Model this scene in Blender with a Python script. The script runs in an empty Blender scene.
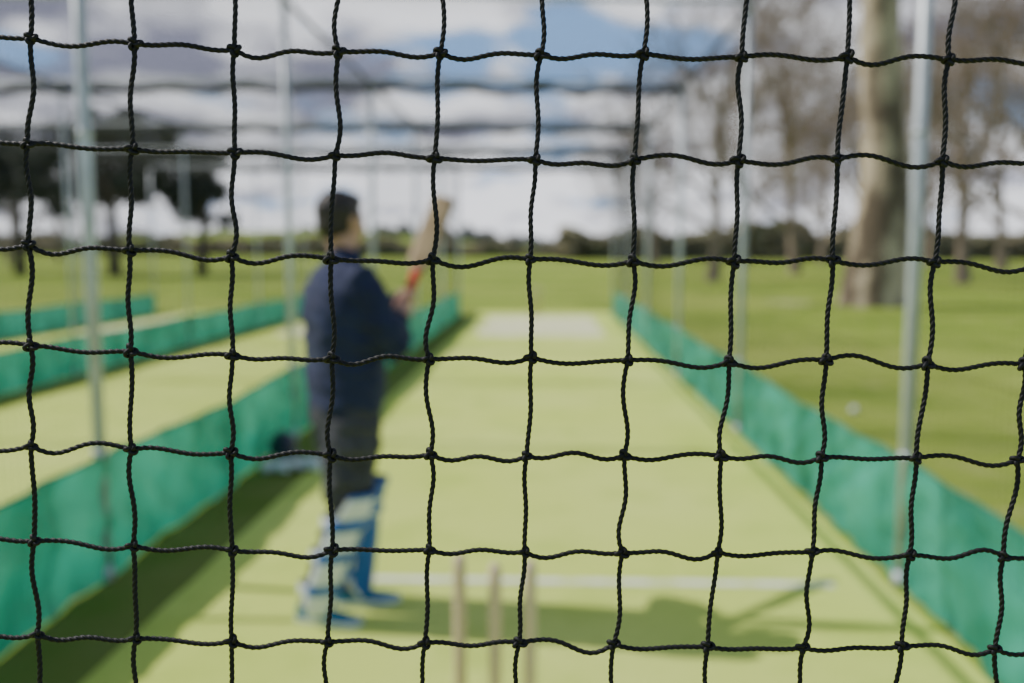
import bpy, math, random
import numpy as np
from mathutils import Vector, Matrix, noise
R=math.radians
random.seed(7); rng=np.random.default_rng(11)
scene=bpy.context.scene
COL=scene.collection

# ------------------------------------------------------------------ helpers
def link(o,parent=None):
    COL.objects.link(o)
    if parent: o.parent=parent
    return o
def empty(name,loc=(0,0,0),rz=0):
    o=bpy.data.objects.new(name,None); o.location=loc; o.rotation_euler=(0,0,rz); o.empty_display_size=.1
    return link(o)
def mk(name,v,f,mat,smooth=True,parent=None):
    me=bpy.data.meshes.new(name); me.from_pydata([tuple(a) for a in v],[],f); me.update()
    if smooth: me.polygons.foreach_set('use_smooth',[True]*len(me.polygons))
    for m in (mat if isinstance(mat,(list,tuple)) else [mat]): me.materials.append(m)
    return link(bpy.data.objects.new(name,me),parent)
def quadmesh(name,v,q,mat,smooth=True,parent=None):
    v=np.asarray(v,dtype=np.float32).reshape(-1,3); q=np.asarray(q,dtype=np.int32).reshape(-1,4)
    me=bpy.data.meshes.new(name); me.vertices.add(len(v)); me.vertices.foreach_set('co',v.ravel())
    me.loops.add(q.size); me.loops.foreach_set('vertex_index',q.ravel())
    me.polygons.add(len(q)); me.polygons.foreach_set('loop_start',np.arange(0,q.size,4,dtype=np.int32))
    me.polygons.foreach_set('loop_total',np.full(len(q),4,dtype=np.int32))
    me.update(calc_edges=True)
    me.polygons.foreach_set('use_smooth',np.full(len(q),smooth,dtype=bool))
    me.materials.append(mat)
    return link(bpy.data.objects.new(name,me),parent)
class MB:
    def __init__(s): s.v=[]; s.f=[]
    def add(s,v,f):
        n=len(s.v); s.v+=[tuple(a) for a in v]; s.f+=[tuple(i+n for i in q) for q in f]
    def tube(s,pts,rad,n=10,up=None,cap=True):
        pts=[Vector(p) for p in pts]; vs=[]; fs=[]
        prev=None
        for i,p in enumerate(pts):
            t=(pts[min(i+1,len(pts)-1)]-pts[max(i-1,0)]).normalized()
            if prev is None:
                a=Vector(up) if up else (Vector((0,0,1)) if abs(t.z)<.9 else Vector((1,0,0)))
            else: a=prev
            u=(a-t*a.dot(t)).normalized(); w=t.cross(u); prev=u
            r=rad[i] if isinstance(rad,(list,tuple)) else rad
            ru,rw=(r if isinstance(r,(list,tuple)) else (r,r))
            for k in range(n):
                an=2*math.pi*k/n
                vs.append(p+u*math.cos(an)*ru+w*math.sin(an)*rw)
        for i in range(len(pts)-1):
            for k in range(n):
                a=i*n+k; b=i*n+(k+1)%n
                fs.append((a,b,b+n,a+n))
        if cap:
            fs.append(tuple(reversed(range(n)))); fs.append(tuple(range((len(pts)-1)*n,len(pts)*n)))
        s.add(vs,fs)
    def ell(s,c,r,rot=None,nu=16,nv=10):
        vs=[];fs=[]; c=Vector(c); M=rot or Matrix.Identity(3)
        for j in range(1,nv):
            th=math.pi*j/nv
            for k in range(nu):
                ph=2*math.pi*k/nu
                vs.append(c+M@Vector((r[0]*math.sin(th)*math.cos(ph),r[1]*math.sin(th)*math.sin(ph),r[2]*math.cos(th))))
        top=len(vs); vs.append(c+M@Vector((0,0,r[2]))); vs.append(c-M@Vector((0,0,r[2])))
        for j in range(nv-2):
            for k in range(nu):
                a=j*nu+k;b=j*nu+(k+1)%nu
                fs.append((a,a+nu,b+nu,b))
        for k in range(nu):
            fs.append((top,k,(k+1)%nu)); o=(nv-2)*nu
            fs.append((top+1,o+(k+1)%nu,o+k))
        s.add(vs,fs)
    def rings(s,rs,n=24,M=None,pw=2.3):   # rs: z,cx,cy,ax,ay  super-ellipse loft
        vs=[];fs=[]; M=M or Matrix.Identity(3)
        for (z,cx,cy,ax,ay) in rs:
            for k in range(n):
                a=2*math.pi*k/n; c,si=math.cos(a),math.sin(a)
                x=math.copysign(abs(c)**(2/pw),c)*ax; y=math.copysign(abs(si)**(2/pw),si)*ay
                vs.append(M@Vector((cx+x,cy+y,z)))
        for i in range(len(rs)-1):
            for k in range(n):
                a=i*n+k;b=i*n+(k+1)%n; fs.append((a,b,b+n,a+n))
        fs.append(tuple(reversed(range(n)))); fs.append(tuple(range((len(rs)-1)*n,len(rs)*n)))
        s.add(vs,fs)
    def box(s,c,d,M=None):
        M=M or Matrix.Identity(3); c=Vector(c)
        vs=[c+M@Vector((x*d[0]/2,y*d[1]/2,z*d[2]/2)) for x in(-1,1) for y in(-1,1) for z in(-1,1)]
        s.add(vs,[(0,1,3,2),(4,6,7,5),(0,4,5,1),(2,3,7,6),(0,2,6,4),(1,5,7,3)])
    def obj(s,name,mat,smooth=True,parent=None): return mk(name,s.v,s.f,mat,smooth,parent)
def apply_mods(o):
    dg=bpy.context.evaluated_depsgraph_get(); dg.update()
    me=bpy.data.meshes.new_from_object(o.evaluated_get(dg)); old=o.data
    o.modifiers.clear(); o.data=me; me.polygons.foreach_set('use_smooth',[True]*len(me.polygons)); me.update()
def remesh(o,vox,sm=4,fold=0,fs=(9,9,9)):
    m=o.modifiers.new('r','REMESH'); m.mode='VOXEL'; m.voxel_size=vox; m.use_smooth_shade=True
    s=o.modifiers.new('s','SMOOTH'); s.iterations=sm; s.factor=.5
    apply_mods(o)
    if fold:
        for v in o.data.vertices:
            p=v.co
            n1=noise.noise(Vector((p.x*fs[0],p.y*fs[1],p.z*fs[2])))
            n2=noise.noise(Vector((p.x*fs[0]*2.2+p.z*8,p.y*fs[1]*2.2,p.z*fs[2]*2.2+p.x*9)))
            v.co=p+v.normal*fold*(1.6*(.3-abs(n1)*1.6)+.8*n2)
        o.data.update()

# ------------------------------------------------------------------ materials
def mat(name,c1,c2=None,scale=5,rough=.7,bump=0,bscale=None,detail=5,metal=0,sheen=0,coord='Object',stretch=(1,1,1),lo=.35,hi=.65,bdist=.01,spec=.5):
    m=bpy.data.materials.new(name); m.use_nodes=True; nt=m.node_tree; b=nt.nodes['Principled BSDF']
    b.inputs['Roughness'].default_value=rough; b.inputs['Metallic'].default_value=metal; b.inputs['Specular IOR Level'].default_value=spec
    b.inputs['Base Color'].default_value=(*c1,1)
    if sheen: b.inputs['Sheen Weight'].default_value=sheen
    tc=nt.nodes.new('ShaderNodeTexCoord'); mp=nt.nodes.new('ShaderNodeMapping'); mp.inputs['Scale'].default_value=stretch
    nt.links.new(tc.outputs[coord],mp.inputs[0])
    if c2:
        n=nt.nodes.new('ShaderNodeTexNoise'); n.inputs['Scale'].default_value=scale; n.inputs['Detail'].default_value=detail
        nt.links.new(mp.outputs[0],n.inputs['Vector'])
        r=nt.nodes.new('ShaderNodeValToRGB'); r.color_ramp.elements[0].position=lo; r.color_ramp.elements[1].position=hi
        r.color_ramp.elements[0].color=(*c1,1); r.color_ramp.elements[1].color=(*c2,1)
        nt.links.new(n.outputs['Fac'],r.inputs[0]); nt.links.new(r.outputs[0],b.inputs['Base Color'])
    if bump:
        n2=nt.nodes.new('ShaderNodeTexNoise'); n2.inputs['Scale'].default_value=bscale or scale*4; n2.inputs['Detail'].default_value=6
        nt.links.new(mp.outputs[0],n2.inputs['Vector'])
        bp=nt.nodes.new('ShaderNodeBump'); bp.inputs['Strength'].default_value=bump; bp.inputs['Distance'].default_value=bdist
        nt.links.new(n2.outputs['Fac'],bp.inputs['Height']); nt.links.new(bp.outputs[0],b.inputs['Normal'])
    return m
def layered(name,cols,scales,mixes,rough=.9,bump=.4,bscale=60,stretch=(1,1,1)):
    """base colour pair mixed by large noise, then by fine noise"""
    m=bpy.data.materials.new(name); m.use_nodes=True; nt=m.node_tree; b=nt.nodes['Principled BSDF']
    b.inputs['Roughness'].default_value=rough; b.inputs['Specular IOR Level'].default_value=.03
    tc=nt.nodes.new('ShaderNodeTexCoord'); mp=nt.nodes.new('ShaderNodeMapping'); mp.inputs['Scale'].default_value=stretch
    nt.links.new(tc.outputs['Object'],mp.inputs[0])
    prev=None
    for i,(c,s,(lo,hi)) in enumerate(zip(cols[1:],scales,mixes)):
        n=nt.nodes.new('ShaderNodeTexNoise'); n.inputs['Scale'].default_value=s; n.inputs['Detail'].default_value=4
        nt.links.new(mp.outputs[0],n.inputs['Vector'])
        mr=nt.nodes.new('ShaderNodeMapRange'); mr.inputs[1].default_value=lo; mr.inputs[2].default_value=hi
        nt.links.new(n.outputs['Fac'],mr.inputs[0])
        mx=nt.nodes.new('ShaderNodeMix'); mx.data_type='RGBA'
        nt.links.new(mr.outputs[0],mx.inputs[0])
        if prev is None: mx.inputs[6].default_value=(*cols[0],1)
        else: nt.links.new(prev,mx.inputs[6])
        mx.inputs[7].default_value=(*c,1); prev=mx.outputs[2]
    nt.links.new(prev,b.inputs['Base Color'])
    n2=nt.nodes.new('ShaderNodeTexNoise'); n2.inputs['Scale'].default_value=bscale; n2.inputs['Detail'].default_value=6
    nt.links.new(tc.outputs['Object'],n2.inputs['Vector'])
    bp=nt.nodes.new('ShaderNodeBump'); bp.inputs['Strength'].default_value=bump; bp.inputs['Distance'].default_value=.02
    nt.links.new(n2.outputs['Fac'],bp.inputs['Height']); nt.links.new(bp.outputs[0],b.inputs['Normal'])
    return m
def translucent(name,c1,c2,scale,tw=.4,rough=.6,bump=.3,bscale=80,stretch=(1,1,1)):
    m=mat(name,c1,c2,scale,rough,bump,bscale,stretch=stretch); nt=m.node_tree
    b=nt.nodes['Principled BSDF']; out=nt.nodes['Material Output']
    t=nt.nodes.new('ShaderNodeBsdfTranslucent'); mx=nt.nodes.new('ShaderNodeMixShader'); mx.inputs[0].default_value=tw
    for l in list(nt.links):
        if l.to_socket==b.inputs['Base Color']: nt.links.new(l.from_socket,t.inputs[0])
    nt.links.new(b.outputs[0],mx.inputs[1]); nt.links.new(t.outputs[0],mx.inputs[2]); nt.links.new(mx.outputs[0],out.inputs[0])
    return m

M_cord=mat('black_cord',(.003,.003,.004),(.008,.0075,.0075),300,.6,.3,2500,bdist=.0003,spec=.35)
M_net=mat('far_net_cord',(.012,.012,.018),(.02,.02,.028),20,.7)
M_gath=mat('gathered_net_cord',(.035,.033,.048),(.06,.056,.075),20,.8)
M_grass=layered('grass',[(.19,.285,.034),(.32,.37,.080),(.085,.155,.018),(.42,.41,.16)],[.10,.55,5],[(.35,.65),(.48,.72),(.52,.85)],bump=.8,bscale=45,stretch=(.55,1,1))
M_turf=layered('artificial_turf',[(.60,.72,.135),(.70,.78,.22),(.44,.57,.085)],[.5,2.0],[(.3,.7),(.5,.85)],bump=.35,bscale=220)
M_verge=layered('worn_verge',[(.17,.23,.045),(.25,.27,.08)],[1.5],[(.35,.7)],bump=.6,bscale=90)
M_worn=layered('worn_turf',[(.86,.84,.56),(.78,.80,.40)],[2.0],[(.35,.7)],bump=.3,bscale=200)
M_bare=layered('dry_grass',[(.42,.42,.20),(.30,.36,.10)],[2.0],[(.35,.7)],bump=.5,bscale=90)
M_line=layered('white_line_paint',[(.88,.89,.76),(.72,.79,.40)],[6],[(.45,.68)],bump=.3,bscale=200)
M_green=translucent('green_windbreak',(.008,.20,.125),(.05,.43,.30),2.5,.33,.5,.5,60,stretch=(1,1,.5))
M_hem=mat('green_hem',(.01,.16,.10),(.015,.2,.13),8,.6)
M_steel=mat('galvanised_steel',(.40,.43,.47),(.55,.58,.62),6,.42,.1,60,metal=.25)
M_bark=mat('pale_bark',(.11,.080,.050),(.50,.41,.28),1.0,.9,.9,7,stretch=(1,1,.5),bdist=.06,lo=.42,hi=.56)
M_twig=mat('twig_bark',(.17,.125,.09),(.30,.235,.17),2,.9)
M_pine=mat('pine_needles',(.012,.020,.013),(.032,.044,.024),.8,.8)
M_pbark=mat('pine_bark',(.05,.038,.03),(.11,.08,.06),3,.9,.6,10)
M_hedge=mat('distant_foliage',(.13,.14,.07),(.32,.26,.16),.12,.95,lo=.35,hi=.65)
M_wood2=mat('distant_woodland',(.20,.21,.19),(.31,.29,.27),.05,.95,lo=.35,hi=.65)  # distance haze put into the colour as a lighter, greyer tone
M_skin=mat('skin',(.52,.28,.19),(.60,.34,.24),30,.5,.15,200)
M_hair=mat('dark_hair',(.014,.009,.006),(.035,.022,.014),60,.45,.8,90,stretch=(1,1,.3),bdist=.004)
M_navy=mat('navy_jumper',(.006,.011,.046),(.011,.019,.072),12,.85,.4,300,sheen=.04,bdist=.003)
M_grey=mat('grey_trousers',(.030,.030,.036),(.055,.055,.063),9,.85,.3,250,bdist=.003)
M_blue=mat('pad_blue',(.012,.09,.36),(.02,.14,.48),20,.45,.15,120)
M_white=mat('pad_white',(.70,.72,.74),(.80,.81,.81),15,.55,.2,120)
M_shoe=mat('shoe_teal',(.01,.11,.25),(.02,.2,.34),25,.5)
M_wood=mat('stump_wood',(.58,.44,.27),(.76,.63,.42),6,.5,.15,40,stretch=(1,1,.08))
M_willow=mat('bat_willow',(.30,.215,.11),(.44,.33,.175),10,.55,.1,60,stretch=(1,1,.1),spec=.25)
M_red=mat('red_grip',(.55,.015,.008),(.65,.025,.012),60,.6,.5,300)
M_dark=mat('helmet_navy',(.010,.013,.03),(.016,.02,.045),10,.35)
M_eye=mat('eye',(.02,.015,.012),(.04,.03,.02),50,.2)
M_lip=mat('lip',(.42,.17,.13),(.46,.2,.15),50,.5)

# ------------------------------------------------------------------ camera
cam=bpy.data.cameras.new('camera'); co=link(bpy.data.objects.new('camera',cam)); scene.camera=co
CAMH=1.57; YAW=R(2.08); PIT=R(5.71)
co.location=(0,0,CAMH); co.rotation_euler=(math.pi/2-PIT,0,YAW)
cam.lens=32; cam.sensor_width=36; cam.clip_start=.02; cam.clip_end=5000
cam.dof.use_dof=True; cam.dof.focus_distance=.457; cam.dof.aperture_fstop=4.2; cam.dof.aperture_blades=0

# ------------------------------------------------------------------ light
EL=R(44); sd=Vector((-math.cos(EL)*.985,math.cos(EL)*.12,math.sin(EL))).normalized()
sun=bpy.data.lights.new('sun','SUN'); sun.energy=5.0; sun.angle=R(.5); sun.color=(1,.96,.89)
so=link(bpy.data.objects.new('sun',sun)); so.rotation_euler=sd.to_track_quat('Z','Y').to_euler(); so.location=(-20,0,30)
w=bpy.data.worlds.new('World'); scene.world=w; w.use_nodes=True; nt=w.node_tree; N=nt.nodes.new; L=nt.links.new
bg=nt.nodes['Background']; bg.inputs[1].default_value=.12
sky=N('ShaderNodeTexSky'); sky.sky_type='NISHITA'; sky.sun_disc=False; sky.sun_elevation=EL; sky.sun_rotation=math.atan2(sd.x,sd.y)
def M(op,a,b=None,clamp=False):
    n=N('ShaderNodeMath'); n.operation=op; n.use_clamp=clamp
    for i,x in enumerate((a,b)):
        if x is None: continue
        if isinstance(x,(int,float)): n.inputs[i].default_value=x
        else: L(x,n.inputs[i])
    return n.outputs[0]
def MR(v,a,b,c=0,d=1):
    n=N('ShaderNodeMapRange'); n.interpolation_type='SMOOTHSTEP'
    for i,x in enumerate((a,b,c,d)): n.inputs[i+1].default_value=x
    L(v,n.inputs[0]); return n.outputs[0]
tc=N('ShaderNodeTexCoord'); sx=N('ShaderNodeSeparateXYZ'); L(tc.outputs['Generated'],sx.inputs[0])
zc=M('MAXIMUM',sx.outputs[2],0); za=M('ADD',zc,.22)
dx=M('DIVIDE',sx.outputs[0],za); dy=M('DIVIDE',sx.outputs[1],za)
cx=N('ShaderNodeCombineXYZ'); L(dx,cx.inputs[0]); L(dy,cx.inputs[1])
mp=N('ShaderNodeMapping'); mp.inputs['Location'].default_value=(3.1,1.7,0); L(cx.outputs[0],mp.inputs[0])
n1=N('ShaderNodeTexNoise'); n1.inputs['Scale'].default_value=2.2; n1.inputs['Detail'].default_value=7; n1.inputs['Roughness'].default_value=.58; L(mp.outputs[0],n1.inputs['Vector'])
n2=N('ShaderNodeTexNoise'); n2.inputs['Scale'].default_value=2.6; n2.inputs['Detail'].default_value=5; L(mp.outputs[0],n2.inputs['Vector'])
def blob(x,y,rad):   # a region of the cloud deck
    n=N('ShaderNodeVectorMath'); n.operation='DISTANCE'; L(cx.outputs[0],n.inputs[0]); n.inputs[1].default_value=(x,y,0)
    return MR(n.outputs['Value'],0,rad,1,0)
gap=M('ADD',blob(-.02,2.5,.75),M('ADD',blob(1.4,2.3,.65),M('MULTIPLY',blob(-.62,2.75,.3),.8)))
cov=M('SUBTRACT',n1.outputs['Fac'],M('MULTIPLY',gap,.21))
cov=MR(cov,.32,.44)
cov=M('MULTIPLY',cov,MR(zc,.32,.65,1,.15))  # cloud thinned overhead, out of view, to lower ambient fill and deepen shadows
cov=M('MULTIPLY',cov,MR(sx.outputs[1],-.4,.3,.25,1))  # unseen cloud behind the camera thinned too, to cut ambient light
dark=M('ADD',blob(-1.15,2.0,1.0),blob(.5,1.6,.6))
br=M('ADD',M('SUBTRACT',n2.outputs['Fac'],M('MULTIPLY',dark,.14)),MR(dy,2.7,3.5,0,.09))
cc=N('ShaderNodeValToRGB'); e=cc.color_ramp.elements; e[0].position=.38; e[0].color=(2.7,2.8,3.9,1); e[1].position=.54; e[1].color=(12.2,12.4,13.2,1); L(br,cc.inputs[0])
bm=N('ShaderNodeMix'); bm.data_type='RGBA'; L(MR(zc,.25,.6,.8,0),bm.inputs[0]); bm.inputs[7].default_value=(2.7,5.0,9.2,1); L(sky.outputs[0],bm.inputs[6])
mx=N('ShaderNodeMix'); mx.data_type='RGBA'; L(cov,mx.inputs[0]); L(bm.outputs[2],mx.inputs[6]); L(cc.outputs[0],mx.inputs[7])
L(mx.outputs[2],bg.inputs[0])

# ------------------------------------------------------------------ ground
def gh(x,y):
    d=math.hypot(x,y)
    if d<130: return 0
    t=min(1,(d-130)/250); t=t*t*(3-2*t)
    h=2.2*noise.noise(Vector((x*.004,y*.004,1.3)))
    h+=9*math.exp(-((x+95)/85)**2)*math.exp(-((y-360)/130)**2)/max(t,.3)
    return t*(h+.6)
ax=np.concatenate([-np.geomspace(2500,12,44),np.linspace(-10,10,9),np.geomspace(12,2500,44)])
v=[(x,y+10,gh(x,y+10)) for y in ax for x in ax]; n=len(ax)
q=[(j*n+i,j*n+i+1,(j+1)*n+i+1,(j+1)*n+i) for j in range(n-1) for i in range(n-1)]
mk('grass_ground',v,q,M_grass)
def place(px,d): # bearing and distance -> ground position
    lat=(px-512)/910*d; c,s=math.cos(YAW),math.sin(YAW); return (lat*c-d*s, d*c+lat*s)
def sheet(name,x0,x1,y0,y1,z,m,nx=8,ny=40,jit=0):
    v=[];q=[]
    for j in range(ny+1):
        for i in range(nx+1):
            x=x0+(x1-x0)*i/nx; y=y0+(y1-y0)*j/ny
            if jit and i in(0,nx): x+=jit*noise.noise(Vector((y*1.3,i,0)))
            v.append((x,y,z))
    for j in range(ny):
        for i in range(nx): a=j*(nx+1)+i; q.append((a,a+1,a+nx+2,a+nx+1))
    return mk(name,v,q,m)
XR,XL=1.68,-2.10; YF,YN=23.2,-.6
LW=3.78
for k in range(3):
    x1=XR-.06-LW*k; x0=XL+.42-LW*k
    sheet('turf_lane',x0,x1,YN,YF,.004,M_turf,jit=.03)
    sheet('lane_verge',XL+.02-LW*k,x0-.0,YN,YF,.004,M_verge)
    cxl=(-.14)-LW*k
    sheet('worn_patch',cxl-1.15,cxl+1.25,16.6,21.6,.008,M_worn,jit=.15)
    sheet('popping_crease',cxl-.75,cxl+1.5,4.16,4.23,.008,M_line)
    sheet('popping_crease',cxl-1.2,cxl+1.2,18.9,18.97,.012,M_line)
# dry bare patch in the grass on the right, and a ball
x,y=place(790,27.5); vs=[(x,y,.006)]+[(x+.65*math.cos(a)*(1+.2*math.sin(3*a)),y+1.2*math.sin(a)*(1+.15*math.cos(5*a)),.006) for a in [2*math.pi*k/32 for k in range(32)]]
mk('bare_patch',vs,[(0,k+1,(k+1)%32+1) for k in range(32)],M_bare)
x,y=place(858,8.7); b=MB(); b.ell((x,y,.036),(.036,.036,.036)); b.tube([(x+.0362*math.cos(a),y,.036+.0362*math.sin(a)) for a in [2*math.pi*k/24 for k in range(25)]],.0015,6,cap=False); b.obj('cricket_ball',M_white)

# ------------------------------------------------------------------ poles, rails
H=3.6
YR=[.5,4.22,7.85,11.5,15.1,18.8,22.4]
YL=[.5,4.15,7.45,11.1,14.8,18.5,22.2]
def pole(x,y,r):
    p=empty('net_pole',(x,y,0)); b=MB()
    b.tube([(0,0,0),(0,0,H*.5),(0,0,H)],r,16); b.obj('post',M_steel,parent=p)
    b=MB(); b.tube([(0,0,.0),(0,0,.04),(0,0,.07)],[r+.012,r+.010,r+.002],16)
    for z in (.62,2.1,H-.05): b.tube([(0,0,z-.015),(0,0,z+.015)],r+.003,16)
    b.tube([(0,0,H),(0,0,H+.03)],[r+.006,.012],16)
    b.obj('collars',M_steel,parent=p)
rows=[(XR,YR),(XL,YL),(XL-LW,YL),(XL-2*LW,YL)]
for x,ys in rows:
    for y in ys: pole(x,y,.03 if x>-3 else .021)
for k,(ya,yb) in enumerate(zip(YL,YR)):
    b=MB(); b.tube([(XL-2*LW,ya,H+.02),(XL,ya,H+.02),(XR,yb,H+.02)],.021,10); b.obj('net_cross_rail',M_steel)
    if k>=3:   # net edge gathered and lashed along each cross rail
        b=MB(); pts=[];rad=[]
        for i in range(90):
            t=i/89; x=XL-2*LW+(XR-XL+2*LW)*t; yy_=ya if x<XL else ya+(yb-ya)*(x-XL)/(XR-XL)
            pts.append((x,yy_+.015*math.sin(i*1.7),H-.075+.02*math.sin(i*.9+k)-.02*abs(math.sin(i*.33)))); rad.append((.052+.022*noise.noise(Vector((i*.5,k,0))),.04))
        b.tube(pts,rad,8); b.obj('gathered_netting',M_gath)
for x,ys in rows:
    b=MB(); b.tube([(x,ys[0],H-.03),(x,ys[3],H-.03),(x,ys[-1],H-.03)],.020,8); b.obj('net_top_rail',M_gath)

# ------------------------------------------------------------------ long nets from straight thin cords
def prisms(P,Q,r,nseg=1,sag=None):
    P=np.asarray(P,float);Q=np.asarray(Q,float); n=len(P)
    t=np.linspace(0,1,nseg+1)
    pts=P[:,None,:]*(1-t[None,:,None])+Q[:,None,:]*t[None,:,None]
    if sag is not None: pts=sag(pts)
    T=(Q-P); T/=np.linalg.norm(T,axis=1,keepdims=True)
    a=np.where(np.abs(T[:,2:3])>.9,np.array([[1,0,0]]),np.array([[0,0,1]])); U=np.cross(T,a); U/=np.linalg.norm(U,axis=1,keepdims=True); W=np.cross(T,U)
    ang=np.array([0,2.094,4.189])
    off=r*(np.cos(ang)[None,:,None]*U[:,None,:]+np.sin(ang)[None,:,None]*W[:,None,:])
    V=pts[:,:,None,:]+off[:,None,:,:]
    K=nseg+1; idx=np.arange(n*K*3).reshape(n,K,3)
    A=idx[:,:-1,:];B=idx[:,1:,:]
    F=np.stack([A,np.roll(A,-1,2),np.roll(B,-1,2),B],-1).reshape(-1,4)
    return V.reshape(-1,3),F
def merge(*vf):
    vs=[];fs=[];o=0
    for v,f in vf: vs.append(v); fs.append(f+o); o+=len(v)
    return np.concatenate(vs),np.concatenate(fs)
C=.05; r=.0010
def sagf(a):
    def g(p):
        p=p.copy(); x=p[...,0];y=p[...,1]
        p[...,2]-=a*np.abs(np.sin(np.pi*(y-.5)/3.65))*.9+a*.6*np.sin(np.pi*np.clip((x-XL)/LW%1,0,1))
        return p
    return g
for x,ys in rows:
    y0,y1=ys[0],ys[-1]; zs=np.arange(.02,H,C); yy=np.arange(y0,y1,C)
    def wav(p,x=x):
        p=p.copy(); p[...,0]+=.03*np.sin(p[...,1]*1.3)*np.sin(p[...,2]*.9); return p
    a=prisms([(x,y0,z) for z in zs],[(x,y1,z) for z in zs],.0008,24,wav)
    b=prisms([(x,y,0.01) for y in yy],[(x,y,H) for y in yy],.0008,4,wav)
    quadmesh('side_netting',*merge(a,b),M_net,False)
xs=np.arange(XL-2*LW,XR,C); yy=np.arange(.5,22.2,C)
a=prisms([(x,.5,H) for x in xs],[(x,22.2,H) for x in xs],r,40,sagf(.10))
b=prisms([(XL-2*LW,y,H) for y in yy],[(XR,y,H) for y in yy],r,18,sagf(.10))
quadmesh('roof_netting',*merge(a,b),M_net,False)

# ------------------------------------------------------------------ windbreak fabric
def fabric(x,ys,h,seed):
    g=empty('windbreak_fabric',(x,0,0)); v=[];q=[]; y0,y1=ys[0],ys[-1]; ny=520; nz=12
    for j in range(ny+1):
        y=y0+(y1-y0)*j/ny
        s=min(abs(y-a) for a in ys)/1.8
        top=h-.035*min(1,s)*(1+.5*noise.noise(Vector((y*.8,seed,0))))
        for i in range(nz+1):
            t=i/nz
            xx=.035+.05*noise.noise(Vector((y*2.0,t*1.4,seed)))*(1-.5*t)+.04*noise.noise(Vector((y*5+t*5,t*3,seed+5)))+.02*noise.noise(Vector((y*13-t*12,t*3,seed+9)))
            v.append((xx,y,.006+t*top))
    for j in range(ny):
        for i in range(nz): a=j*(nz+1)+i; q.append((a,a+nz+1,a+nz+2,a+1))
    mk('sheet',v,q,M_green,parent=g)
    b=MB(); b.tube([v[j*(nz+1)+nz] for j in range(0,ny+1,4)],.007,6); b.obj('top_hem',M_hem,parent=g)
fabric(XR-.04,YR,.60,1); fabric(XL-.03,YL,.60,2); fabric(XL-LW-.03,YL,.50,3); fabric(XL-2*LW-.03,YL,.50,4)

# ------------------------------------------------------------------ foreground knotted net (in focus)
NET=empty('cricket_net',(0,0,CAMH),YAW)
D=.455; S=.0499
cols=range(-38,39); rws=range(-39,31)  # rows: h down positive
def knot(i,j):
    h=.0561+.0500*(j)
    x=.0091+S*i-.036*(h-.0561)
    z=-h-.010*x+.0018
    rr=random.Random((i*7349+j*9151)&0xffff)
    x+=rr.uniform(-1,1)*.0010+.0010*math.sin(j*.9+i*.4); z+=rr.uniform(-1,1)*.0009
    if i<-3: z+=.0020*(-3-i) if i>-8 else .0020*5
    y=D+.0035*math.sin(i*.35+1)*math.cos(j*.3)
    return np.array([x,y,z])
K={(i,j):knot(i,j) for i in cols for j in rws}
def hi(i,j): return -10<=i<=10 and -9<=j<=7
def segs(sel):
    P=[];Q=[];A=[];vert=[]
    for (i,j) in K:
        for (di,dj) in ((1,0),(0,1)):
            k=(i+di,j+dj)
            if k in K and sel(i,j):
                rr=random.Random(i*131+j*977+di*17)
                P.append(K[(i,j)]);Q.append(K[k]); sg=1 if (i+j)%2 else -1
                if di: A.append((rr.gauss(-.0010,.0007),sg*rr.gauss(.0010,.0009),rr.gauss(-.0004,.0005)))
                else: A.append((rr.gauss(0,.0007),-sg*rr.gauss(.0006,.0006),rr.gauss(0,.0004)))
                vert.append(dj)
    return np.array(P),np.array(Q),np.array(A),np.array(vert)
def cords(sel,rings,nv,lobes):
    P,Q,A,vert=segs(sel); n=len(P); t=np.linspace(0,1,rings)
    pts=P[:,None]*(1-t[None,:,None])+Q[:,None]*t[None,:,None]
    off=A[:,0:1]*np.sin(np.pi*t)[None]+A[:,1:2]*np.sin(2*np.pi*t)[None]+A[:,2:3]*np.sin(3*np.pi*t)[None]
    hz=(vert==0)
    pts[...,2]+=np.where(hz[:,None],off,0); pts[...,0]+=np.where(hz[:,None],0,off)
    T=np.gradient(pts,axis=1); T/=np.linalg.norm(T,axis=2,keepdims=True)
    Yv=np.array([0,1.,0]); U=np.cross(T,Yv); U/=np.linalg.norm(U,axis=2,keepdims=True); W=np.cross(T,U)
    ph=np.linspace(0,2*np.pi,nv,endpoint=False)
    R0=.00114
    if lobes:
        tw=2*np.pi*t*S/.0100
        ang=ph[None,:]+tw[:,None]        # rotate the three-lobed profile
        rad=R0*(.58+.64*np.abs(np.cos(1.5*ph))**.8)
        rad=np.broadcast_to(rad[None,:],ang.shape)
    else:
        ang=np.broadcast_to(ph[None,:],(rings,nv)); rad=np.full((rings,nv),R0)
    V=pts[:,:,None,:]+(rad*np.cos(ang))[None,:,:,None]*U[:,:,None,:]+(rad*np.sin(ang))[None,:,:,None]*W[:,:,None,:]
    idx=np.arange(n*rings*nv).reshape(n,rings,nv); a=idx[:,:-1];b=idx[:,1:]
    F=np.stack([a,np.roll(a,-1,2),np.roll(b,-1,2),b],-1).reshape(-1,4)
    return V.reshape(-1,3),F
v,f=cords(hi,64,12,True); quadmesh('twisted_cords',v,f,M_cord,True,NET)
v,f=cords(lambda i,j: not hi(i,j),7,5,False); quadmesh('outer_cords',v,f,M_cord,True,NET)
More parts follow.
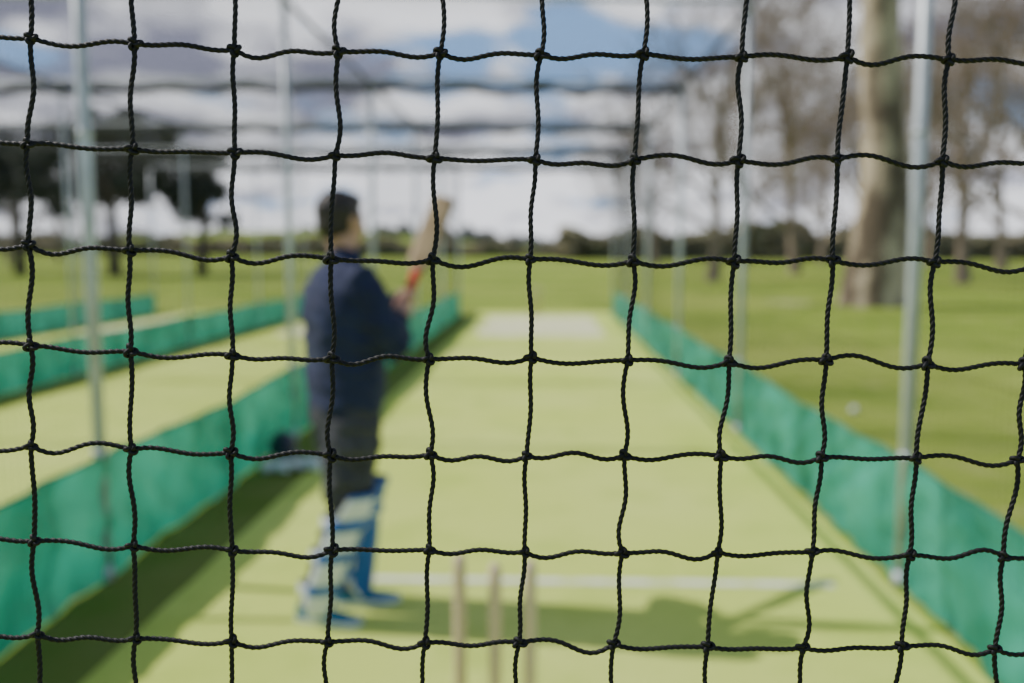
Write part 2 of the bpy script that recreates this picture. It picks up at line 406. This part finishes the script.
# knots: small wound loops
def knotgeo(c,seed,full):
    rr=random.Random(seed); n=40 if full else 12; m=8 if full else 4
    t=np.linspace(0,2*np.pi,n,endpoint=False)
    a=.00120*rr.uniform(.9,1.12)
    x=a*(np.sin(t)+1.55*np.sin(2*t)); z=a*(np.cos(t)-1.55*np.cos(2*t)); y=-a*.95*np.sin(3*t)
    th=rr.uniform(0,6.28); x,z=x*math.cos(th)-z*math.sin(th),x*math.sin(th)+z*math.cos(th)
    p=np.stack([x*rr.uniform(.85,1.15),y,z*rr.uniform(.75,1.0)],1)+c
    T=np.roll(p,-1,0)-np.roll(p,1,0); T/=np.linalg.norm(T,axis=1,keepdims=True)
    U=np.cross(T,np.array([.1,1,.05])); U/=np.linalg.norm(U,axis=1,keepdims=True); W=np.cross(T,U)
    ph=np.linspace(0,2*np.pi,m,endpoint=False); r0=.00108
    V=p[:,None]+r0*(np.cos(ph)[None,:,None]*U[:,None]+np.sin(ph)[None,:,None]*W[:,None])
    idx=np.arange(n*m).reshape(n,m); b=np.roll(idx,-1,0)
    F=np.stack([idx,np.roll(idx,-1,1),np.roll(b,-1,1),b],-1).reshape(-1,4)
    return V.reshape(-1,3),F
kk=[knotgeo(K[k],k[0]*31+k[1]*57,hi(*k)) for k in K]
v,f=merge(*kk); quadmesh('knots',v,f,M_cord,True,NET)

# ------------------------------------------------------------------ stumps
def stumps(name,x,y,rot=0):
    g=empty(name,(x,y,0),rot)
    for k,(dxx,dz) in enumerate(((-.1,.012),(0,-.012),(.098,0))):
        b=MB(); r=.0190
        b.tube([(dxx,0,0),(dxx,0,.45),(dxx,0,.66+dz),(dxx,0,.70+dz),(dxx,0,.712+dz)],[r,r,r,r*.93,r*.6],20)
        b.obj('stump_%d'%(k+1),M_wood,parent=g)
    b=MB()
    b.box((0,0,.012),(.30,.09,.024)); b.obj('base',M_dark,False,parent=g)
stumps('cricket_stumps',-.137,2.46,R(-3)); stumps('cricket_stumps',-.22,22.3)

# ------------------------------------------------------------------ helmet and gloves
hg=empty('cricket_helmet',(-1.93,6.55,0),R(-60)); b=MB()
vs=[];fs=[];nu,nv=28,12
for j in range(nv+1):
    th=math.pi*.56*j/nv
    for k in range(nu):
        ph=2*math.pi*k/nu; vs.append((.135*math.sin(th)*math.cos(ph),.105*math.sin(th)*math.sin(ph),.12+.125*math.cos(th)))
for j in range(nv):
    for k in range(nu): a=j*nu+k;c=j*nu+(k+1)%nu; fs.append((a,a+nu,c+nu,c))
b.add(vs,fs); o=b.obj('shell',M_dark,parent=hg); s=o.modifiers.new('t','SOLIDIFY'); s.thickness=.008
b=MB(); vs=[];fs=[]
for j in range(5):
    for k in range(13):
        ph=R(-62+124*k/12); rr=1+.09*j*math.cos(ph)*1.2
        vs.append((.133*rr*math.cos(ph),.104*(1+.03*j)*math.sin(ph),.115-.006*j))
for j in range(4):
    for k in range(12): a=j*13+k; fs.append((a,a+1,a+14,a+13))
b.add(vs,fs); o=b.obj('peak',M_dark,parent=hg); s=o.modifiers.new('t','SOLIDIFY'); s.thickness=.005
b=MB()
for z in (.085,.06,.035,.012): b.tube([(.15*math.cos(R(a))+.01,.11*math.sin(R(a)),z) for a in range(-80,81,16)],.0032,8)
for a in (-80,-30,30,80): b.tube([(.15*math.cos(R(a))+.01,.11*math.sin(R(a)),.10),(.15*math.cos(R(a))+.01,.11*math.sin(R(a)),.01)],.0032,8)
b.obj('grille',M_steel,parent=hg)
def glove(x,y,rz):
    g=empty('batting_glove',(x,y,0),rz); g.scale=(1.2,1.2,1.3); b=MB()
    b.ell((0,0,.035),(.06,.05,.033)); b.ell((-.075,0,.035),(.035,.052,.034))
    for k,(yy,ln) in enumerate([(-.036,.075),(-.012,.09),(.013,.085),(.036,.065)]):
        b.tube([(.03,yy,.04),(.06,yy*1.1,.05),(.06+ln*.5,yy*1.2,.042),(.06+ln,yy*1.25,.02)],[.013,.0145,.014,.010],10)
    b.tube([(-.02,-.045,.035),(.01,-.08,.035),(.05,-.09,.025)],[.014,.015,.010],10)
    b.obj('padded_fingers',M_white,parent=g)
glove(-1.88,6.28,R(20)); glove(-1.66,6.36,R(130))

# ------------------------------------------------------------------ the batsman
PX,PY=-.846,3.80
BAT=empty('batsman',(PX,PY,0))
UP=Vector((.03,0,.012))      # upper body carried slightly forward of the feet
PSI=R(34); Rz=Matrix.Rotation(PSI,3,'Z')
# jumper: torso (x = forward, y = left in body frame)
b=MB()
b.rings([(.885,-.01,0,.136,.192),(.92,-.01,0,.146,.204),(1.0,-.015,0,.150,.208),(1.1,-.02,0,.150,.208),(1.2,-.03,0,.158,.218),(1.31,-.04,0,.160,.228),
         (1.40,-.04,0,.144,.228),(1.455,-.04,0,.116,.200),(1.49,-.038,0,.090,.142),(1.515,-.032,0,.072,.092),(1.555,-.022,0,.064,.066)],M=Rz)
b.v=[tuple(Vector(p)+Vector((.03*min(1,(p[2]-.80)/.45),0,.012))) for p in b.v]
RS=Vector((.075,-.18,1.43))+UP; RE=Vector((.205,-.13,1.165))+UP; RW=Vector((.205,.02,1.28))+UP
LS=Vector((-.10,.17,1.43))+UP; LE=Vector((.09,.33,1.25))+UP; LWr=Vector((.190,.20,1.34))+UP
def arm(S0,E0,W0):
    ax=Vector((S0.x*.45+.01,S0.y*.45,S0.z-.0))
    b.tube([ax,S0,S0.lerp(E0,.35),S0.lerp(E0,.75),E0,E0.lerp(W0,.35),E0.lerp(W0,.8),W0.lerp(E0,.08)],[.07,.082,.080,.074,.070,.064,.052,.044],16)
arm(RS,RE,RW); arm(LS,LE,LWr)
o=b.obj('jumper',M_navy,parent=BAT); remesh(o,.010,6,.012,(6,6,10))
# collar
b=MB(); b.tube([UP+Rz@Vector((-.022+.060*math.cos(a),.062*math.sin(a),1.555+.012*math.cos(a)*-1)) for a in [2*math.pi*k/24 for k in range(25)]],.010,8,cap=False)
b.obj('collar',M_navy,parent=BAT)
# trousers
RF=Vector((-.095,-.11,0)); LF=Vector((.025,.10,0))
RH=Rz@Vector((.0,-.095,.90)); LH=Rz@Vector((.0,.095,.90))
b=MB()
b.rings([(.80,-.01,0,.09,.12),(.85,-.008,0,.138,.188),(.92,-.008,0,.138,.190),(1.0,.0,0,.122,.172)],M=Rz)
def leg(Hp,F,kf):
    kn=Vector(((Hp.x+F.x)/2+kf,(Hp.y+F.y)/2,.49)); an=Vector((F.x-.035,F.y,.10))
    b.tube([Hp+Vector((0,0,.02)),Hp.lerp(kn,.3),Hp.lerp(kn,.7),kn+Vector((0,0,.06)),kn,kn.lerp(an,.35),kn.lerp(an,.75),an,an-Vector((0,0,.035))],[.112,.124,.112,.095,.074,.068,.058,.054,.056],18)
    return kn,an
RK,RA=leg(RH,RF,.03); LK,LA=leg(LH,LF,.03)
o=b.obj('trousers',M_grey,parent=BAT); remesh(o,.010,5,.011,(8,8,13))
# pads
def pad(K0,A0,F,rot,white):
    d=(K0-A0); vs=[];fs=[];nz,na=34,28
    Mr=Matrix.Rotation(rot,3,'Z')
    for j in range(nz+1):
        t=j/nz; z=.055+t*.52
        c=A0+d*((z-A0.z)/d.z)
        if z>K0.z: c=K0+Vector((.02*(z-K0.z)/.16,0,0))
        wrap=R(100)-R(35)*max(0,(t-.72)/.28)-R(30)*max(0,(.12-t)/.12)
        rad=.066+.018*math.sin(t*2.2)+(.014 if .70<t<.80 else 0)*math.sin((t-.70)/.10*math.pi)+(.010 if .80<=t<.90 else 0)*math.sin((t-.8)/.10*math.pi)
        if t>.82: rad+=.03*(t-.82)/.18
        for k in range(na+1):
            a=-wrap+2*wrap*k/na
            rr=rad+.006*abs(math.sin(a*3.6))
            p=c+Mr@Vector((rr*math.cos(a)*1.12,rr*math.sin(a),0)); p.z=z
            vs.append(p)
    for j in range(nz):
        for k in range(na): q=j*(na+1)+k; fs.append((q,q+1,q+na+2,q+na+1))
    b=MB(); b.add(vs,fs); o=b.obj('pad_shell',[M_blue,M_white],parent=BAT)
    for p in o.data.polygons:
        k=p.index%na; j=p.index//na
        if k<white or k>=na-3 or j in(24,28): p.material_index=1
        if k<white and (j%9 in (6,7,8)): p.material_index=0
    s=o.modifiers.new('t','SOLIDIFY'); s.thickness=.014; s.offset=1; s.material_offset=0
    b=MB()
    for z in (.16,.30,.44):
        c=A0+d*((z-A0.z)/d.z)
        b.tube([c+Mr@Vector((.078*math.cos(a),.078*math.sin(a),0)) for a in [R(70+220*k/18) for k in range(19)]],[(.024,.004)]*19,8,up=(0,0,1))
    b.obj('pad_straps',M_white,parent=BAT)
pad(RK,RA,RF,R(-8),11); pad(LK,LA,LF,R(12),2)
def shoe(F,rot):
    Mr=Matrix.Rotation(rot,3,'Z'); b=MB(); prof=[(-.105,.030,.05,.085),(-.09,.038,.055,.10),(-.05,.042,.055,.105),(0,.043,.045,.085),(.05,.047,.036,.066),(.10,.050,.030,.053),(.14,.045,.026,.044),(.17,.030,.022,.034),(.182,.012,.02,.026)]
    vs=[];fs=[];n=18
    for (x,wd,zc_,top) in prof:
        for k in range(n):
            a=2*math.pi*k/n; z=math.sin(a); zz=.022+(top-.022)*z if z>0 else .022+z*.006
            vs.append(F+Mr@Vector((x,wd*math.cos(a)*(1 if z<.2 else 1-.25*(z-.2)),zz)))
    for i in range(len(prof)-1):
        for k in range(n): a=i*n+k;c=i*n+(k+1)%n; fs.append((a,c,c+n,a+n))
    fs+= [tuple(reversed(range(n))),tuple(range((len(prof)-1)*n,len(prof)*n))]
    b.add(vs,fs); b.obj('shoe_upper',M_shoe,parent=BAT)
    b=MB(); ol=[]
    for i,(x,wd,_,_) in enumerate(prof): ol.append((x,wd+.004))
    pts=[(x,w_) for x,w_ in ol]+[(x,-w_) for x,w_ in reversed(ol)]
    nn=len(pts); vs=[F+Mr@Vector((x,y,.007)) for x,y in pts]+[F+Mr@Vector((x,y,.028)) for x,y in pts]
    fs=[(i,(i+1)%nn,nn+(i+1)%nn,nn+i) for i in range(nn)]+[tuple(reversed(range(nn))),tuple(range(nn,2*nn))]
    b.add(vs,fs); b.obj('shoe_sole',M_white,False,parent=BAT)
shoe(RF+Vector((0,0,0)),R(-12)); shoe(LF,R(14))
# head
HC=Vector((-.030,-.01,1.682))+UP; Mh=Matrix.Rotation(R(52),3,'Z')@Matrix.Rotation(R(4),3,'Y')
def hp(x,y,z): return HC+Mh@Vector((x,y,z))
b=MB()
b.ell(hp(-.008,0,.018),(.096,.075,.092),Mh,24,16); b.ell(hp(.030,0,-.045),(.062,.056,.068),Mh,20,14); b.ell(hp(.055,0,-.085),(.030,.032,.026),Mh)
b.ell(hp(.078,0,.020),(.018,.045,.014),Mh)
b.tube([hp(.088,0,.012),hp(.102,0,-.012),hp(.112,0,-.032),hp(.095,0,-.042)],[.008,.011,.014,.010],10)
for sy in (-1,1):
    b.ell(hp(.066,sy*.036,-.022),(.026,.022,.022),Mh)
    b.ell(hp(-.004,sy*.078,-.010),(.017,.007,.030),Mh@Matrix.Rotation(R(-10),3,'Y')); b.ell(hp(-.006,sy*.084,.004),(.020,.005,.018),Mh)
b.ell(hp(.090,0,-.060),(.012,.024,.010),Mh)
b.tube([hp(-.025,0,-.03),UP+Vector((-.03,-.015,1.57)),UP+Vector((-.02,-.01,1.50))],[.058,.056,.062],18)
o=b.obj('head',M_skin,parent=BAT); remesh(o,.005,3)
for sy in (-1,1):
    b=MB(); b.ell(hp(.082,sy*.031,.000),(.011,.013,.010),Mh); b.obj('eye_white',M_white,parent=BAT)
    b=MB(); b.ell(hp(.0895,sy*.031,.000),(.005,.006,.006),Mh); b.obj('iris',M_eye,parent=BAT)
    b=MB(); b.tube([hp(.089,sy*.014,.022),hp(.092,sy*.032,.028),hp(.080,sy*.050,.022)],[.003,.005,.003],6); b.obj('eyebrow',M_hair,parent=BAT)
b=MB(); b.tube([hp(.092,-.022,-.062),hp(.103,0,-.060),hp(.092,.022,-.062)],[.003,.006,.003],8); b.obj('lips',M_lip,parent=BAT)
b=MB(); b.ell(hp(-.022,0,.034),(.102,.087,.094),Mh,24,16); b.ell(hp(-.042,0,-.020),(.074,.076,.066),Mh,20,12); b.ell(hp(.035,0,.084),(.052,.060,.036),Mh)
for sy in (-1,1): b.ell(hp(.012,sy*.068,.02),(.020,.014,.040),Mh)
o=b.obj('hair',M_hair,parent=BAT); remesh(o,.005,2,.004,(45,45,45))
# bat
bd=Vector((.145,.77,.62)).normalized(); HCn=Vector((.206,.08,1.315))+UP; wv=Vector((1,0,0)); wv=(wv-bd*wv.dot(bd)).normalized()
wv=Matrix.Rotation(R(8),3,bd)@wv; tv=bd.cross(wv)
bt=empty('cricket_bat',(PX,PY,0))
b=MB(); b.tube([HCn+bd*s for s in (-.095,-.09,-.03,.05,.15,.235)],[.014,.0195,.0185,.0195,.0225,.0235],14); b.obj('grip',M_red,parent=bt)
b=MB(); sec=[(.22,.018,.017,.017),(.26,.036,.016,.018),(.30,.054,.014,.022),(.40,.057,.012,.028),(.60,.057,.012,.040),(.72,.057,.012,.036),(.79,.056,.011,.024),(.805,.044,.009,.014)]
vs=[];fs=[]
for (s,hw,ft,bk) in sec:
    for (a,c) in ((-hw,-ft),(-hw*.5,-ft*1.15),(0,-ft*1.2),(hw*.5,-ft*1.15),(hw,-ft),(hw,ft*.3),(hw*.45,bk*.55),(0,bk),(-hw*.45,bk*.55),(-hw,ft*.3)): vs.append(HCn+bd*s+wv*a+tv*c)
for i in range(len(sec)-1):
    for k in range(10): a=i*10+k;c=i*10+(k+1)%10; fs.append((a,c,c+10,a+10))
fs+=[tuple(range(10)),tuple(range((len(sec)-1)*10,len(sec)*10))]
b.add(vs,fs); b.obj('blade',M_willow,parent=bt)
# hands closed round the grip
def hand(c,wrist,name):
    away=(wrist-c); away=(away-bd*away.dot(bd)).normalized(); side=bd.cross(away)
    b=MB(); rg=.0185
    pc=c+away*(rg+.016)
    Mx=Matrix((away,side,bd)).transposed()
    b.ell(pc,(.018,.038,.044),Mx)
    b.tube([wrist,wrist.lerp(pc,.5),pc],[(.026,.022),(.027,.022),(.024,.020)],12)
    for k,(ln,r0) in enumerate([(225,.0088),(245,.0092),(235,.0090),(205,.0078)]):
        o_=.031-.0205*k; pts=[];rad=[]
        for m in range(9):
            a=R(40+ln*m/8*.95); rr=rg+r0+ (.012 if m==0 else .004 if m==1 else .0005)
            pts.append(c+bd*(o_+.004*m/8)+away*math.cos(a)*rr+side*math.sin(a)*rr); rad.append(r0*(1.08 if m in(2,5) else 1-.03*m))
        b.tube(pts,rad,10)
    pts=[];
    for m in range(6):
        a=R(-35-95*m/5); rr=rg+.010+(.012 if m==0 else .002); pts.append(c+bd*(-.005+.045*m/5)+away*math.cos(a)*rr+side*math.sin(a)*rr)
    b.tube(pts,[.013,.0125,.011,.0105,.0098,.0075],10)
    b.obj(name,M_skin,parent=BAT)
hand(HCn-bd*.045,RW+Vector((-.005,-.01,-.012)),'right_hand'); hand(HCn+bd*.045,LWr+Vector((-.006,.006,-.004)),'left_hand')

# ------------------------------------------------------------------ trees
def branch_tree(name,h,r0,seed,levels=5,m=None,lean=0,split=.28,spread=.75,kids=(9,6,5,5),twig_r=.012,tropism=.25,forks=None):
    rr=random.Random(seed); b=MB()
    def grow(p,d,ln,r,lv):
        n=5 if lv<2 else 3 if lv<4 else 2; pts=[p];rad=[r]; q=p; dd=d
        for k in range(n):
            dd=(dd+Vector((rr.gauss(0,1),rr.gauss(0,1),rr.gauss(0,1)))*(.06 if lv==0 else .17)+Vector((0,0,tropism*.25 if lv else 0))).normalized()
            q=q+dd*ln/n; pts.append(q); rad.append(max(r*(1-.75*(k+1)/n),twig_r*.6))
        if lv==0: rad[0]=r*1.35
        b.tube(pts,rad,(14,8,5,4,3,3)[lv],cap=False)
        if lv>=levels: return
        nk=kids[min(lv,len(kids)-1)]
        for k in range(nk):
            t=(split if lv==0 else .2)+(1-(split if lv==0 else .2))*(k+rr.random())/nk
            i=min(int(t*n),n-1); f=t*n-i; pp=pts[i].lerp(pts[i+1],f); rr_=rad[i]*(1-f)+rad[i+1]*f
            td=(pts[i+1]-pts[i]).normalized(); az=rr.uniform(0,6.283)
            u=td.orthogonal().normalized(); s=Matrix.Rotation(az,3,td)@u
            an=spread*rr.uniform(.6,1.25); nd=(td*math.cos(an)+s*math.sin(an)).normalized()
            grow(pp,nd,ln*rr.uniform(.42,.68)*(1.0 if lv else (1.15-.5*t)),max(rr_*rr.uniform(.45,.65),twig_r),lv+1)
    grow(Vector((0,0,-.2)),Vector((lean,0,1)).normalized(),h,r0,0)
    me=bpy.data.meshes.new(name); me.from_pydata([tuple(a) for a in b.v],[],b.f); me.materials.append(m)
    me.polygons.foreach_set('use_smooth',[True]*len(me.polygons)); me.update(); return me
def put(me,name,px,d,sc=1,rz=0):
    x,y=place(px,d); o=bpy.data.objects.new(name,me); o.location=(x,y,gh(x,y)); o.scale=(sc,sc,sc); o.rotation_euler=(0,0,rz); link(o)
big=branch_tree('big',19,.74,5,4,M_bark,lean=.11,split=.5,kids=(8,6,5,4),twig_r=.014)
put(big,'plane_tree',873,26)
bare=[branch_tree('bare%d'%k,11,.27,20+k,4,M_twig,lean=.03*k,split=.22,kids=(11,7,6,4),twig_r=.018) for k in range(3)]
for k,(px,d,sc) in enumerate([(712,46,1.05),(795,62,1.3),(962,44,1.1),(1040,36,1.05),(655,95,1.1),(745,88,1.3),(860,75,1.3),(1000,70,1.4),(930,92,1.5),(1120,48,1.2),(820,110,1.4),
      (1250,60,1.3),(1400,55,1.2),(10,95,.9),(-150,90,1.1),(60,120,1.0)]):
    put(bare[k%3],'bare_tree',px,d,sc,k*1.9)
def pine(name,px,d,h,w,seed,trunk_h,lean=0,nc=40):
    x,y=place(px,d); g=empty(name,(x,y,0)); rr=random.Random(seed); b=MB()
    tp=[(lean*t*h*.3,0,t*h*.9) for t in (0,.25,.5,.75,1)]
    b.tube(tp,[.42,.32,.25,.17,.08],10); clumps=[]
    cz=h*(trunk_h+1)/2; rv=h*(1-trunk_h)/2; sx_=lean*h*.2
    for k in range(nc):
        while True:
            a,bb,c=rr.uniform(-1,1),rr.uniform(-1,1),rr.uniform(-1,1)
            if a*a+bb*bb+c*c<1 and not (c<-.35 and a*a+bb*bb<.15): break
        s=rr.uniform(.35,.85)
        p1=Vector((sx_+a*(w/2-s*.5),bb*(w/2-s*.5),cz+c*rv*.9-1.2*rv*(a*a+bb*bb)*rr.uniform(.1,.9)+.3*rv))
        t0=min(.95,max(trunk_h*.8,(p1.z-.7)/(h*.9))); p0=Vector((lean*t0*h*.3,0,t0*h*.9))
        b.tube([p0,p0.lerp(p1,.5)+Vector((0,0,.2)),p1],[.09,.06,.025],5)
        clumps.append((p1,s))
    b.obj('trunk_and_limbs',M_pbark,parent=g)
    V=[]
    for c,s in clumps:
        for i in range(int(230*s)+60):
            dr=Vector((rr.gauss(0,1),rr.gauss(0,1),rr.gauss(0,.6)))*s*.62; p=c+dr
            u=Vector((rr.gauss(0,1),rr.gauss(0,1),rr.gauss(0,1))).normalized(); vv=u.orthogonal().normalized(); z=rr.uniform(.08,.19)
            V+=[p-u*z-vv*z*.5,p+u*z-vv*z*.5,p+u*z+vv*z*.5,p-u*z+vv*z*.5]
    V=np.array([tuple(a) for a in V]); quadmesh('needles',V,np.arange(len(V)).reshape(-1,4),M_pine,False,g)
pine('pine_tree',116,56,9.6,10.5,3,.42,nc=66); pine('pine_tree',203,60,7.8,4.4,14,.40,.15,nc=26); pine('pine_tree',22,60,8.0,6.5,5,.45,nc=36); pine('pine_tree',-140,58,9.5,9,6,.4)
# distant tree line / hedge
def treeline(name,px0,px1,d,h,seed,n,m,leaf=.5):
    rr=random.Random(seed); V=[]
    for i in range(n):
        t=rr.random(); px=px0+(px1-px0)*t; dd=d+rr.uniform(-5,8)
        x,y=place(px,dd); hh=h*(.45+.9*abs(noise.noise(Vector((x*.045,seed,0))))+.6*noise.noise(Vector((x*.16,seed,3)))+.2)
        z=gh(x,y)+hh*rr.random()**.8
        p=Vector((x,y,z)); u=Vector((rr.gauss(0,1),rr.gauss(0,1),rr.gauss(0,1))).normalized(); vv=u.orthogonal().normalized(); s=leaf*rr.uniform(.5,1.3)
        V+=[p-u*s-vv*s,p+u*s-vv*s,p+u*s+vv*s,p-u*s+vv*s]
    V=np.array([tuple(a) for a in V]); quadmesh(name,V,np.arange(len(V)).reshape(-1,4),m,False)
treeline('distant_trees',-600,700,185,3.8,1,20000,M_hedge,.42)
treeline('distant_trees',560,1700,150,6,2,20000,M_hedge,.5)
treeline('distant_woodland',-900,1900,470,9,3,22000,M_wood2,1.3)
print('done')
